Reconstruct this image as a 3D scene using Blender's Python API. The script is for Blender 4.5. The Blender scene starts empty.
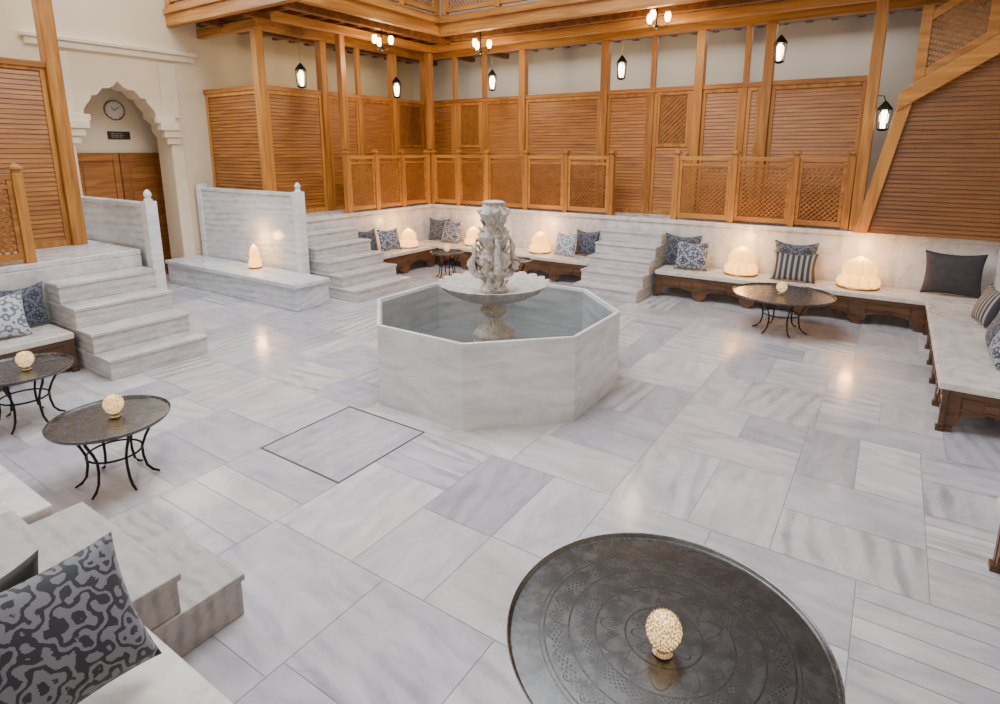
import bpy, math, random
from mathutils import Vector, Matrix
random.seed(11)
PI=math.pi
sc=bpy.context.scene
COL=bpy.context.collection
# ---------------------------------------------------------------- materials
def newmat(name):
    m=bpy.data.materials.new(name);m.use_nodes=True
    nt=m.node_tree;b=nt.nodes['Principled BSDF'];return m,nt,b
def N(nt,t,**k):
    n=nt.nodes.new(t)
    for a,v in k.items():setattr(n,a,v)
    return n
def L(nt,a,b):nt.links.new(a,b)
def ramp(nt,stops,interp='LINEAR'):
    r=nt.nodes.new('ShaderNodeValToRGB');r.color_ramp.interpolation=interp
    e=r.color_ramp.elements
    while len(e)<len(stops):e.new(.5)
    for i,(p,c) in enumerate(stops):
        e[i].position=p;e[i].color=(c[0],c[1],c[2],1)
    return r
def coords(nt,kind='Object',scale=(1,1,1),rot=(0,0,0)):
    t=N(nt,'ShaderNodeTexCoord');m=N(nt,'ShaderNodeMapping')
    m.inputs['Scale'].default_value=scale;m.inputs['Rotation'].default_value=rot
    L(nt,t.outputs[kind],m.inputs[0]);return m.outputs[0]
def bump(nt,b,h,s=.2,d=.01):
    n=N(nt,'ShaderNodeBump');n.inputs['Strength'].default_value=s;n.inputs['Distance'].default_value=d
    L(nt,h,n.inputs['Height']);L(nt,n.outputs[0],b.inputs['Normal'])
def mth_(nt):
    def mth(op,a,bb=None,c=None):
        n=N(nt,'ShaderNodeMath',operation=op)
        for i,x in enumerate((a,bb,c)):
            if x is None:continue
            if isinstance(x,(int,float)):n.inputs[i].default_value=x
            else:L(nt,x,n.inputs[i])
        return n.outputs[0]
    return mth
def mat_wood(name,c1,c2,scale,rough=.42):
    m,nt,b=newmat(name)
    v=coords(nt,'Object',scale)
    n=N(nt,'ShaderNodeTexNoise');n.inputs['Scale'].default_value=1;n.inputs['Detail'].default_value=6;n.inputs['Distortion'].default_value=.8
    L(nt,v,n.inputs['Vector'])
    oi=N(nt,'ShaderNodeObjectInfo');mth=mth_(nt)
    f=mth('ADD',n.outputs[0],mth('MULTIPLY_ADD',oi.outputs['Random'],.22,-.11))
    r=ramp(nt,[(.30,c1),(.66,c2)]);L(nt,f,r.inputs[0])
    L(nt,r.outputs[0],b.inputs['Base Color']);b.inputs['Roughness'].default_value=rough
    bump(nt,b,n.outputs[0],.15,.004);return m
W1=(.26,.092,.013);W2=(.52,.228,.045)
wood_v=mat_wood('honey_wood_upright',W1,W2,(14,14,1.2))
wood_h=mat_wood('honey_wood_long',W1,W2,(1.2,14,14))
wood_s=mat_wood('louver_wood',(.205,.068,.011),(.43,.168,.032),(1.3,9,16))
wood_l=mat_wood('lattice_wood',(.21,.075,.013),(.38,.152,.031),(8,8,8))
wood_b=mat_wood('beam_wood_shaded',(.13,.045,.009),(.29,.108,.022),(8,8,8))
wood_r=mat_wood('brown_wood',(.115,.038,.010),(.22,.083,.020),(1.2,9,14))
wood_d=mat_wood('walnut_wood',(.065,.03,.013),(.155,.074,.031),(2,9,9),.4)
def mat_marble(name,base,vein,sc_=(1,1,1),amt=.6,rough=.28,kind='Object',floor=False,wscale=2.2,rot=(0,0,0),dist=5,bmp=0):
    m,nt,b=newmat(name)
    v=coords(nt,kind,sc_,rot)
    w=N(nt,'ShaderNodeTexWave',bands_direction='Y');w.inputs['Scale'].default_value=wscale;w.inputs['Distortion'].default_value=dist
    w.inputs['Detail'].default_value=5;w.inputs['Detail Scale'].default_value=.8;w.inputs['Detail Roughness'].default_value=.7
    L(nt,v,w.inputs[0])
    wr=ramp(nt,[(.3,(0,0,0)),(.95,(1,1,1))]);L(nt,w.outputs['Fac'],wr.inputs[0])
    n=N(nt,'ShaderNodeTexNoise');n.inputs['Scale'].default_value=2.3;n.inputs['Detail'].default_value=7;n.inputs['Roughness'].default_value=.6;n.inputs['Distortion'].default_value=.7
    L(nt,v,n.inputs['Vector'])
    nr=ramp(nt,[(.40,(.05,.05,.05)),(.66,(1,1,1))]);L(nt,n.outputs[0],nr.inputs[0])
    mu=N(nt,'ShaderNodeMath',operation='MULTIPLY');L(nt,wr.outputs[0],mu.inputs[0]);L(nt,nr.outputs[0],mu.inputs[1])
    m2=N(nt,'ShaderNodeMath',operation='MULTIPLY');L(nt,mu.outputs[0],m2.inputs[0]);m2.inputs[1].default_value=amt
    fac=m2.outputs[0]
    mx=N(nt,'ShaderNodeMix',data_type='RGBA')
    mx.inputs[7].default_value=(*vein,1)
    if floor:
        at=N(nt,'ShaderNodeAttribute',attribute_name='tint')
        tr=ramp(nt,[(0,(base[0]*.70,base[1]*.70,base[2]*.74)),(.3,(base[0]*.87,base[1]*.865,base[2]*.90)),(.6,base),(.8,(base[0]*.98,base[1]*.93,base[2]*.87)),(1,(base[0]*1.12,base[1]*1.12,base[2]*1.11))])
        L(nt,at.outputs['Fac'],tr.inputs[0]);L(nt,tr.outputs[0],mx.inputs[6])
        at2=N(nt,'ShaderNodeAttribute',attribute_name='veins')
        m3=N(nt,'ShaderNodeMath',operation='MULTIPLY');L(nt,fac,m3.inputs[0]);L(nt,at2.outputs['Fac'],m3.inputs[1]);fac=m3.outputs[0]
    else: mx.inputs[6].default_value=(*base,1)
    L(nt,fac,mx.inputs[0])
    n2=N(nt,'ShaderNodeTexNoise');n2.inputs['Scale'].default_value=4;n2.inputs['Detail'].default_value=9;n2.inputs['Roughness'].default_value=.68;n2.inputs['Distortion'].default_value=.8
    L(nt,v,n2.inputs['Vector'])
    r2=ramp(nt,[(.34,(.74,.74,.76)),(.62,(1,1,1))]);L(nt,n2.outputs[0],r2.inputs[0])
    mm=N(nt,'ShaderNodeMix',data_type='RGBA',blend_type='MULTIPLY');mm.inputs[0].default_value=1
    L(nt,mx.outputs[2],mm.inputs[6]);L(nt,r2.outputs[0],mm.inputs[7])
    L(nt,mm.outputs[2],b.inputs['Base Color'])
    rr=ramp(nt,[(.3,(rough*.6,)*3),(.7,(rough*1.3,)*3)]);L(nt,n2.outputs[0],rr.inputs[0]);L(nt,rr.outputs[0],b.inputs['Roughness'])
    if bmp:bump(nt,b,n2.outputs[0],bmp,.02)
    return m
marble_floor=mat_marble('floor_marble',(.63,.612,.645),(.29,.29,.325),(1,1,1),.88,.17,'UV',True,2.0,dist=6)
marble_w=mat_marble('white_marble',(.76,.74,.73),(.45,.47,.50),(1,1,1),.6,.3,rot=(.3,.2,1.1),wscale=1.6)
marble_slab=mat_marble('slab_marble',(.70,.74,.79),(.36,.43,.51),(.7,1,1.6),.75,.2,rot=(1.2,.1,.1),wscale=2)
marble_step=mat_marble('step_marble',(.67,.65,.64),(.38,.37,.37),(1,1,2),.65,.2,rot=(1.4,.2,0),wscale=2,bmp=.06)
marble_rough=mat_marble('bush_hammered_marble',(.46,.43,.405),(.27,.26,.25),(2,2,2),.8,.5,wscale=2,bmp=.35)
marble_seat=mat_marble('seat_marble',(.76,.71,.65),(.58,.54,.51),(1,1,1),.4,.32)
marble_basin=mat_marble('basin_marble',(.85,.86,.89),(.54,.59,.66),(.5,.5,1.5),.5,.18,rot=(1.3,.25,0),wscale=1.4)
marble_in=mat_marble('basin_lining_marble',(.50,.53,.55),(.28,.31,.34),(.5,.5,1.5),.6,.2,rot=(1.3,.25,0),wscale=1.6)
marble_dark=mat_marble('aged_marble',(.70,.655,.60),(.19,.18,.17),(5,5,5),1.0,.4,wscale=3,bmp=.5)
def mat_plain(name,c,rough=.5,metal=0,noise=0,ns=6,em=None,es=0):
    m,nt,b=newmat(name)
    b.inputs['Roughness'].default_value=rough;b.inputs['Metallic'].default_value=metal
    v=coords(nt);n=N(nt,'ShaderNodeTexNoise');n.inputs['Scale'].default_value=ns;n.inputs['Detail'].default_value=4;L(nt,v,n.inputs['Vector'])
    k=1-noise
    r=ramp(nt,[(.3,tuple(x*k for x in c)),(.7,c)]);L(nt,n.outputs[0],r.inputs[0]);L(nt,r.outputs[0],b.inputs['Base Color'])
    if em:
        b.inputs['Emission Color'].default_value=(*em,1);b.inputs['Emission Strength'].default_value=es
    return m
plaster=mat_plain('cream_plaster',(.78,.665,.48),.85,0,.08,2)
plaster_w=mat_plain('white_plaster',(.74,.73,.71),.85,0,.07,1.5)
stone_cream=mat_plain('cream_stone',(.80,.71,.55),.7,0,.12,5)
grout=mat_plain('grout',(.37,.36,.37),.7,0,.2,8)
hatchm=mat_plain('dark_hatch_frame',(.10,.095,.09),.45,.3,.2,8)
iron=mat_plain('black_iron',(.018,.016,.015),.4,.7,.3,20)
brass=mat_plain('aged_brass',(.30,.20,.10),.35,.9,.3,20)
gold=mat_plain('silvery_gold_mosaic_metal',(.66,.55,.38),.25,.85,.3,60)
lampglow=mat_plain('lit_lamp_glass',(1,.62,.22),.4,0,.05,8,(1,.47,.095),2.7)
bulbglow=mat_plain('lit_bulb',(1,.9,.7),.4,0,0,8,(1,.80,.5),14)
m_,nt,b=newmat('lit_mosaic_glass');candleglow=m_
v=coords(nt,'Object',(1,1,1));vo=N(nt,'ShaderNodeTexVoronoi');vo.inputs['Scale'].default_value=110;L(nt,v,vo.inputs['Vector'])
r=ramp(nt,[(.15,(1,.84,.58)),(.45,(.80,.50,.20)),(.75,(.25,.14,.06))]);L(nt,vo.outputs['Distance'],r.inputs[0])
L(nt,r.outputs[0],b.inputs['Base Color']);L(nt,r.outputs[0],b.inputs['Emission Color']);b.inputs['Emission Strength'].default_value=1.9;b.inputs['Roughness'].default_value=.15
clockface=mat_plain('clock_face',(.78,.77,.74),.4,0,.05,5)
plaqmat=mat_plain('dark_plaque',(.04,.035,.03),.35,.3,.2,8)
goldtxt=mat_plain('gilt_lettering',(.6,.45,.2),.4,.6,.1,8)
darkfab=mat_plain('dark_grey_fabric',(.040,.038,.045),.7,0,.4,12)
m_,nt,b=newmat('pool_water');water=m_
b.inputs['Base Color'].default_value=(.16,.17,.17,1);b.inputs['Roughness'].default_value=.02;b.inputs['Transmission Weight'].default_value=.5;b.inputs['IOR'].default_value=1.33
v=coords(nt);n=N(nt,'ShaderNodeTexNoise');n.inputs['Scale'].default_value=9;L(nt,v,n.inputs['Vector']);bump(nt,b,n.outputs[0],.12,.01)
def mat_damask(name,dark,light,scale=2.0,k=3.2):
    m,nt,b=newmat(name);mth=mth_(nt)
    v=coords(nt,'UV',(scale,scale,1))
    nz=N(nt,'ShaderNodeTexNoise');nz.inputs['Scale'].default_value=7;nz.inputs['Detail'].default_value=3;L(nt,v,nz.inputs['Vector'])
    sp=N(nt,'ShaderNodeSeparateXYZ');L(nt,v,sp.inputs[0])
    U=mth('MULTIPLY',sp.outputs[0],2*PI);V=mth('MULTIPLY',sp.outputs[1],2*PI)
    a=mth('ADD',mth('COSINE',U),mth('COSINE',V))
    c2=mth('MULTIPLY',mth('COSINE',mth('MULTIPLY',U,3)),mth('COSINE',mth('MULTIPLY',V,3)))
    d=mth('MULTIPLY_ADD',c2,.6,a)
    d=mth('MULTIPLY_ADD',nz.outputs[0],1.9,d)
    s=mth('SINE',mth('MULTIPLY',d,k))
    s=mth('MULTIPLY_ADD',s,.5,.5)
    r=ramp(nt,[(0,dark),(.45,dark),(.55,light),(1,light)]);L(nt,s,r.inputs[0])
    L(nt,r.outputs[0],b.inputs['Base Color']);b.inputs['Roughness'].default_value=.7
    b.inputs['Sheen Weight'].default_value=.15
    w=N(nt,'ShaderNodeTexNoise');w.inputs['Scale'].default_value=120;L(nt,v,w.inputs['Vector']);bump(nt,b,w.outputs[0],.3,.002)
    return m
dam1=mat_damask('blue_damask',(.035,.043,.075),(.28,.31,.37),1.8)
dam2=mat_damask('navy_damask',(.022,.026,.042),(.10,.115,.155),2.0)
dam3=mat_damask('near_damask',(.014,.016,.027),(.145,.152,.185),1.7,5.2)
dam4=mat_damask('pale_damask',(.14,.18,.25),(.55,.59,.63),1.6)
m_,nt,b=newmat('striped_fabric');stripe=m_
v=coords(nt,'UV');sp=N(nt,'ShaderNodeSeparateXYZ');L(nt,v,sp.inputs[0]);mth=mth_(nt)
s=mth('MULTIPLY_ADD',mth('SINE',mth('MULTIPLY',sp.outputs[0],50)),.5,.5)
r=ramp(nt,[(0,(.03,.03,.042)),(.5,(.045,.045,.06)),(.62,(.27,.245,.22)),(1,(.33,.30,.28))]);L(nt,s,r.inputs[0]);L(nt,r.outputs[0],b.inputs['Base Color']);b.inputs['Roughness'].default_value=.7
m_,nt,b=newmat('engraved_tray_metal');traymat=m_;mth=mth_(nt)
tc=N(nt,'ShaderNodeTexCoord');sp=N(nt,'ShaderNodeSeparateXYZ');L(nt,tc.outputs['UV'],sp.inputs[0])
rad=sp.outputs[0];ang=mth('MULTIPLY',sp.outputs[1],2*PI)
def ringline(r0,w=.005):return mth('LESS_THAN',mth('ABSOLUTE',mth('SUBTRACT',rad,r0)),w)
def band(a,b_):return mth('MULTIPLY',mth('GREATER_THAN',rad,a),mth('LESS_THAN',rad,b_))
lines=mth('MAXIMUM',ringline(.24),mth('MAXIMUM',ringline(.43),mth('MAXIMUM',ringline(.60),mth('MAXIMUM',ringline(.76),ringline(.79,.003)))))
def petal(r0,amp,n_,w):
    return mth('LESS_THAN',mth('ABSOLUTE',mth('SUBTRACT',rad,mth('MULTIPLY_ADD',mth('ABSOLUTE',mth('SINE',mth('MULTIPLY',ang,n_))),amp,r0))),w)
pets=mth('MAXIMUM',petal(.27,.13,6,.005),mth('MAXIMUM',petal(.62,.11,14,.004),petal(.10,.10,4,.005)))
mot=mth('MULTIPLY',mth('SINE',mth('MULTIPLY',ang,80)),mth('SINE',mth('MULTIPLY',rad,210)))
mot=mth('MULTIPLY',mth('GREATER_THAN',mot,.4),mth('MAXIMUM',band(.44,.52),band(.64,.72)))
tot=mth('MAXIMUM',lines,mth('MAXIMUM',pets,mot))
nz=N(nt,'ShaderNodeTexNoise');nz.inputs['Scale'].default_value=12;nz.inputs['Detail'].default_value=8;nz.inputs['Roughness'].default_value=.7;L(nt,tc.outputs['Object'],nz.inputs['Vector'])
mask=ramp(nt,[(.4,(.2,.2,.2)),(.62,(.9,.9,.9))]);L(nt,nz.outputs[0],mask.inputs[0])
tot=mth('MULTIPLY',tot,mask.outputs[0])
r0=ramp(nt,[(.3,(.085,.083,.082)),(.7,(.145,.142,.14))]);L(nt,nz.outputs[0],r0.inputs[0])
mx=N(nt,'ShaderNodeMix',data_type='RGBA');L(nt,tot,mx.inputs[0]);L(nt,r0.outputs[0],mx.inputs[6]);mx.inputs[7].default_value=(.022,.02,.019,1)
L(nt,mx.outputs[2],b.inputs['Base Color']);b.inputs['Metallic'].default_value=.85
rg=ramp(nt,[(.3,(.22,)*3),(.7,(.32,)*3)]);L(nt,nz.outputs[0],rg.inputs[0]);L(nt,rg.outputs[0],b.inputs['Roughness'])
bump(nt,b,tot,.3,-.002)
# ---------------------------------------------------------------- mesh helper
class M:
    def __init__(s):s.v=[];s.f=[]
    def add(s,vs,fs):
        o=len(s.v);s.v+=[tuple(p) for p in vs];s.f+=[tuple(i+o for i in f) for f in fs];return s
    def box(s,x0,x1,y0,y1,z0,z1):
        vs=[(x0,y0,z0),(x1,y0,z0),(x1,y1,z0),(x0,y1,z0),(x0,y0,z1),(x1,y0,z1),(x1,y1,z1),(x0,y1,z1)]
        return s.add(vs,[(0,3,2,1),(4,5,6,7),(0,1,5,4),(1,2,6,5),(2,3,7,6),(3,0,4,7)])
    def hexa(s,a,b):
        return s.add(list(a)+list(b),[(3,2,1,0),(4,5,6,7),(0,1,5,4),(1,2,6,5),(2,3,7,6),(3,0,4,7)])
    def lathe(s,prof,seg=32,mod=None,c=(0,0,0),rot=0):
        vs=[];n=len(prof)
        for j,(r,z) in enumerate(prof):
            for i in range(seg):
                a=2*PI*i/seg+rot;rr,zz=(r,z) if mod is None else mod(r,z,a,j)
                vs.append((c[0]+rr*math.cos(a),c[1]+rr*math.sin(a),c[2]+zz))
        fs=[(j*seg+i,j*seg+(i+1)%seg,(j+1)*seg+(i+1)%seg,(j+1)*seg+i) for j in range(n-1) for i in range(seg)]
        fs.append(tuple(range(seg-1,-1,-1)));fs.append(tuple((n-1)*seg+i for i in range(seg)))
        return s.add(vs,fs)
    def tube(s,pts,r,seg=8):
        pts=[Vector(p) for p in pts];rs=r if isinstance(r,(list,tuple)) else [r]*len(pts);vs=[]
        for k,p in enumerate(pts):
            t=(pts[min(k+1,len(pts)-1)]-pts[max(k-1,0)]).normalized()
            up=Vector((0,0,1)) if abs(t.z)<.9 else Vector((1,0,0))
            a=t.cross(up).normalized();b_=t.cross(a).normalized()
            for i in range(seg):
                w=2*PI*i/seg;vs.append(p+(a*math.cos(w)+b_*math.sin(w))*rs[k])
        fs=[(j*seg+i,j*seg+(i+1)%seg,(j+1)*seg+(i+1)%seg,(j+1)*seg+i) for j in range(len(pts)-1) for i in range(seg)]
        fs.append(tuple(range(seg-1,-1,-1)));fs.append(tuple((len(pts)-1)*seg+i for i in range(seg)))
        return s.add(vs,fs)
    def ball(s,c,r,seg=10,ring=6,sz=1):
        prof=[(max(.0005,r*math.sin(PI*j/ring)),-r*sz*math.cos(PI*j/ring)) for j in range(ring+1)]
        return s.lathe(prof,seg,c=c)
    def mesh(s,name):
        me=bpy.data.meshes.new(name);me.from_pydata(s.v,[],s.f);me.update();return me
def fixn(me):
    import bmesh
    bm=bmesh.new();bm.from_mesh(me);bmesh.ops.recalc_face_normals(bm,faces=bm.faces);bm.to_mesh(me);bm.free()
def ob(me,name,mat,parent=None,loc=(0,0,0),rot=(0,0,0),smooth=False,bev=0,label=None,cat=None,group=None,kind=None):
    if isinstance(me,M):
        me=me.mesh(name);fixn(me)
        if smooth:
            for p in me.polygons:p.use_smooth=True
            try:me.set_sharp_from_angle(angle=math.radians(40))
            except Exception:pass
    if mat and len(me.materials)==0:me.materials.append(mat)
    o=bpy.data.objects.new(name,me);COL.objects.link(o);o.location=loc;o.rotation_euler=rot
    if parent:o.parent=parent
    if bev:
        md=o.modifiers.new('bevel','BEVEL');md.width=bev;md.segments=2;md.limit_method='ANGLE'
    if label:o['label']=label
    if cat:o['category']=cat
    if group:o['group']=group
    if kind:o['kind']=kind
    return o
def empty(name,loc,rot=(0,0,0),label=None,cat=None,group=None):
    o=bpy.data.objects.new(name,None);o.empty_display_size=.1;COL.objects.link(o);o.location=loc;o.rotation_euler=rot
    o['label']=label;o['category']=cat
    if group:o['group']=group
    return o
def copything(src,loc,rot=None,label=None):
    r=src.copy();COL.objects.link(r);r.location=loc
    if rot is not None:r.rotation_euler=rot
    if label:r['label']=label
    for c in src.children:
        d=c.copy();COL.objects.link(d);d.parent=r
    return r
def structure(m,name,mat,**k):return ob(m,name,mat,kind='structure',**k)
# ---------------------------------------------------------------- key dimensions
PH=1.2;PT=PH+.022; XR=1.25; YB=10.1; XL=-8.55; XW=-11.0; YW=12.3
YS=10.8; XS=-9.3; SOF=4.75
# ---------------------------------------------------------------- floor
def make_floor():
    rects=[]
    def split(x0,y0,x1,y1):
        w=x1-x0;h=y1-y0
        mxl=random.uniform(.85,1.45)
        if max(w,h)<=mxl and min(w,h)<=.8 or (w<.65 and h<.65):
            if w*h>.01:rects.append((x0,y0,x1,y1));return
        if w>h if abs(w-h)>.3 else random.random()<.5:
            if w<.55:rects.append((x0,y0,x1,y1));return
            c=x0+w*random.uniform(.38,.62);split(x0,y0,c,y1);split(c,y0,x1,y1)
        else:
            if h<.55:rects.append((x0,y0,x1,y1));return
            c=y0+h*random.uniform(.38,.62);split(x0,y0,x1,c);split(x0,c,x1,y1)
    dx0,dx1,dy0,dy1=-4.10,-3.15,2.58,3.55
    split(-11.9,-1.6,dx0,dy1);split(dx0,-1.6,dx1,dy0);split(dx1,-1.6,1.3,dy1);split(-11.9,dy1,1.3,10.2)
    out=[]
    for r in rects:
        w=r[2]-r[0];h=r[3]-r[1]
        if random.random()<.16 and min(w,h)>.45:
            k=random.choice((2,3,4))
            for i in range(k):
                if w<h:out.append((r[0]+w*i/k,r[1],r[0]+w*(i+1)/k,r[3]))
                else:out.append((r[0],r[1]+h*i/k,r[2],r[1]+h*(i+1)/k))
        else:out.append(r)
    m=M();g=.002;uvs=[];tint=[];ve=[]
    for (x0,y0,x1,y1) in out+[(dx0+.015,dy0+.015,dx1-.015,dy1-.015)]:
        m.add([(x0+g,y0+g,0),(x1-g,y0+g,0),(x1-g,y1-g,0),(x0+g,y1-g,0)],[(0,1,2,3)])
        w=x1-x0;h=y1-y0;ou=random.uniform(0,60);ov=random.uniform(0,60)
        a=random.uniform(-.2,.2)+(0 if (w>h)==(random.random()<.8) else PI/2)
        ca,sa=math.cos(a),math.sin(a)
        for (x,y) in((0,0),(w,0),(w,h),(0,h)):uvs.append((ou+(x*ca-y*sa)*.5,ov+(x*sa+y*ca)*1.1))
        tint.append(random.random());ve.append(random.choice([.12,.25,.35,.45,.7,1.0]))
    tint[-1]=.2
    m.add([(-12,-1.7,-.003),(1.4,-1.7,-.003),(1.4,12.4,-.003),(-12,12.4,-.003)],[(0,1,2,3)])
    me=m.mesh('floor');me.materials.append(marble_floor);me.materials.append(grout)
    me.polygons[len(me.polygons)-1].material_index=1
    uv=me.uv_layers.new(name='UVMap')
    for i,u in enumerate(uvs):uv.data[i].uv=u
    a=me.attributes.new('tint','FLOAT','FACE');b_=me.attributes.new('veins','FLOAT','FACE')
    for i,t in enumerate(tint):a.data[i].value=t;b_.data[i].value=ve[i]
    ob(me,'floor',None,kind='structure')
    t=M();w=.012
    x0,x1,y0,y1=dx0,dx1,dy0,dy1
    for q in((x0,x1,y0,y0+w),(x0,x1,y1-w,y1),(x0,x0+w,y0+w,y1-w),(x1-w,x1,y0+w,y1-w)):t.box(*q,-.003,.002)
    structure(t,'trim_1',hatchm)
make_floor()
# ---------------------------------------------------------------- walls
def wall_left():
    m=M();X=XW;T=8.0
    arch=[(4.22,0),(4.22,2.62),(4.30,2.74),(4.30,2.86),(4.42,2.96),(4.42,3.05)]
    c=4.98
    k=[(4.47,3.12),(4.53,3.19),(4.56,3.27),(4.64,3.28),(4.69,3.34),(4.74,3.40),(4.83,3.40),(4.90,3.44),(4.98,3.52)]
    arch+=k+[(2*c-y,z) for y,z in k[::-1][1:]]+[(2*c-4.42,3.05),(2*c-4.42,2.96),(2*c-4.30,2.86),(2*c-4.30,2.74),(2*c-4.22,2.62),(2*c-4.22,0)]
    y0,y1=4.22,2*c-4.22
    m.add([(X,-1.7,0),(X,y0,0),(X,y0,T),(X,-1.7,T)],[(0,1,2,3)])
    m.add([(X,y1,0),(X,12.4,0),(X,12.4,T),(X,y1,T)],[(0,1,2,3)])
    n=len(arch)
    for i in range(1,n-2):
        (a,za),(b,zb)=arch[i],arch[i+1]
        if abs(a-b)>1e-5:m.add([(X,a,za),(X,b,zb),(X,b,T),(X,a,T)],[(0,1,2,3)])
    for i in range(n-1):
        (a,za),(b,zb)=arch[i],arch[i+1]
        m.add([(X,a,za),(X,b,zb),(X-.45,b,zb),(X-.45,a,za)],[(0,1,2,3)])
    m.add([(X-.9,3.6,0),(X-.9,6.6,0),(X-.9,6.6,4),(X-.9,3.6,4)],[(0,1,2,3)])
    m.add([(X-.9,3.6,0),(X-.9,3.6,4),(X,3.6,4),(X,3.6,0)],[(0,1,2,3)])
    m.add([(X-.9,6.6,0),(X-.9,6.6,4),(X,6.6,4),(X,6.6,0)],[(0,1,2,3)])
    m.add([(X-.9,3.6,4),(X-.9,6.6,4),(X,6.6,4),(X,3.6,4)],[(0,1,2,3)])
    structure(m,'wall_left',plaster)
    s=M()
    def slab(a,z0,b,z1,t):s.box(X-.001,X+t,a,b,z0,z1)
    for sgn in(1,-1):
        def Y(y):return y if sgn==1 else 2*c-y
        for (ya,yb,z0,z1,t) in((4.0,4.22,0,2.5,.04),(4.06,4.30,2.5,2.62,.08),(4.06,4.36,2.62,2.74,.12),(4.10,4.42,2.74,2.86,.16),(4.14,4.46,2.86,2.96,.12),(4.0,4.3,2.96,3.9,.03)):
            a,b=sorted((Y(ya),Y(yb)));slab(a,z0,b,z1,t)
    structure(s,'trim_2',stone_cream,bev=.01)
    t=M()
    t.box(X,X+.08,3.75,6.3,3.95,4.05);t.box(X,X+.13,3.7,6.34,4.05,4.11)
    structure(t,'trim_3',stone_cream,bev=.01)
wall_left()
structure(M().box(-11,3.3,YW,YW+.2,0,8),'wall_back',plaster_w)
structure(M().box(3.2,3.4,-1.8,YW,0,8),'wall_right',plaster)
structure(M().box(-11,3.3,-2.0,-1.8,0,8),'wall_front',plaster)
m=M()
m.box(-11.1,3.4,-2,.5,7.8,8);m.box(-11.1,3.4,9.3,12.5,7.8,8);m.box(-11.1,-7.6,.5,9.3,7.8,8);m.box(.6,3.4,.5,9.3,7.8,8)
structure(m,'ceiling',plaster_w)
m=M()
m.box(XW,-7.6,6.0,YW,SOF,SOF+.06);m.box(-7.6,3.2,9.3,YW,SOF,SOF+.06)
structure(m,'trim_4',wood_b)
m=M()
y=6.5
while y<12.2:
    m.box(XW,-7.62,y-.05,y+.05,SOF-.14,SOF);y+=.4
x=-7.2
while x<3.1:
    m.box(x-.05,x+.05,9.36,YW,SOF-.14,SOF);x+=.4
for x in(-10.2,-9.0,-8.0):m.box(x-.06,x+.06,6.1,YW,SOF-.24,SOF-.14)
for y in(9.75,11.5):m.box(-7.6,3.1,y-.06,y+.06,SOF-.24,SOF-.14)
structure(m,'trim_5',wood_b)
def beam(x0,x1,y0,y1,z0,z1,n):
    if x1-x0>=y1-y0:structure(M().box(0,x1-x0,0,y1-y0,z0,z1),n,wood_h,loc=(x0,y0,0),bev=.008)
    else:structure(M().box(0,y1-y0,-(x1-x0),0,z0,z1),n,wood_h,loc=(x0,y0,0),rot=(0,0,PI/2),bev=.008)
tn=6
for q in[(XW,-7.48,5.9,6.02,4.52,4.86),(-7.6,-7.48,6.02,9.18,4.52,4.86),(-7.6,3.2,9.18,9.3,4.52,4.86),
         (XW,-7.42,5.86,5.9,4.72,4.80),(-7.48,-7.42,5.9,9.1,4.72,4.80),(-7.48,3.2,9.12,9.18,4.72,4.80),
         (XW,XS+.08,6.44,6.56,4.4,4.56),(XS-.06,XS+.06,6.56,YS,4.4,4.56),(XS,3.2,YS-.06,YS+.06,4.4,4.56),
         (XL-.06,XL+.06,6.3,YB,4.42,4.56),(XL,3.2,YB-.02,YB+.1,4.42,4.56),
         (XW,XS,6.45,6.55,3.42,3.5),(XS-.05,XS+.05,6.56,YS,3.42,3.5),(XS,-.4,YS-.05,YS+.05,3.42,3.5),
         (-9.26,-9.14,-1.7,3.35,3.42,3.5),(-9.28,-9.12,-1.7,3.4,4.4,4.6),(XW,-8.6,3.34,3.46,4.62,4.8)]:
    beam(*q,'trim_%d'%tn);tn+=1
# ---------------------------------------------------------------- lattice / louver meshes
def lattice(m,w,h,x0=0,z0=0,p=.062,t=.016,y=0,shear=0):
    def strip(c,sg):
        pts=[]
        for x in(0,w):
            z=sg*x+c
            if 0<=z<=h:pts.append((x,z))
        for z in(0,h):
            x=(z-c)/sg
            if 0<x<w:pts.append((x,z))
        if len(pts)<2:return
        a,b=sorted(pts)[0],sorted(pts)[-1]
        if abs(a[0]-b[0])<.01:return
        o=t/2;yy=0 if sg>0 else .01
        dz=.7*o;dx=-.7*o*sg
        q=[(a[0]+dx,a[1]+dz),(a[0]-dx,a[1]-dz),(b[0]-dx,b[1]-dz),(b[0]+dx,b[1]+dz)]
        q=[(x0+X,z0+Z+shear*X) for X,Z in q]
        m.hexa([(X,y+yy,Z) for X,Z in q],[(X,y+yy+.01,Z) for X,Z in q])
    c=-w
    while c<h+w:
        strip(c,1);strip(c,-1);c+=p*1.41
    return m
def louvers(m,w,h,x0=0,z0=0,p=.06,y=0):
    n=max(1,int(h/p));p=h/n
    for i in range(n):
        z=z0+i*p
        m.hexa([(x0,y-.017,z+.0),(x0+w,y-.017,z+.0),(x0+w,y-.005,z-.003),(x0,y-.005,z-.003)],
               [(x0,y-.004,z+p*.96),(x0+w,y-.004,z+p*.96),(x0+w,y+.010,z+p*.93),(x0,y+.010,z+p*.93)])
    m.box(x0,x0+w,y+.012,y+.02,z0,z0+h)
    return m
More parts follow.
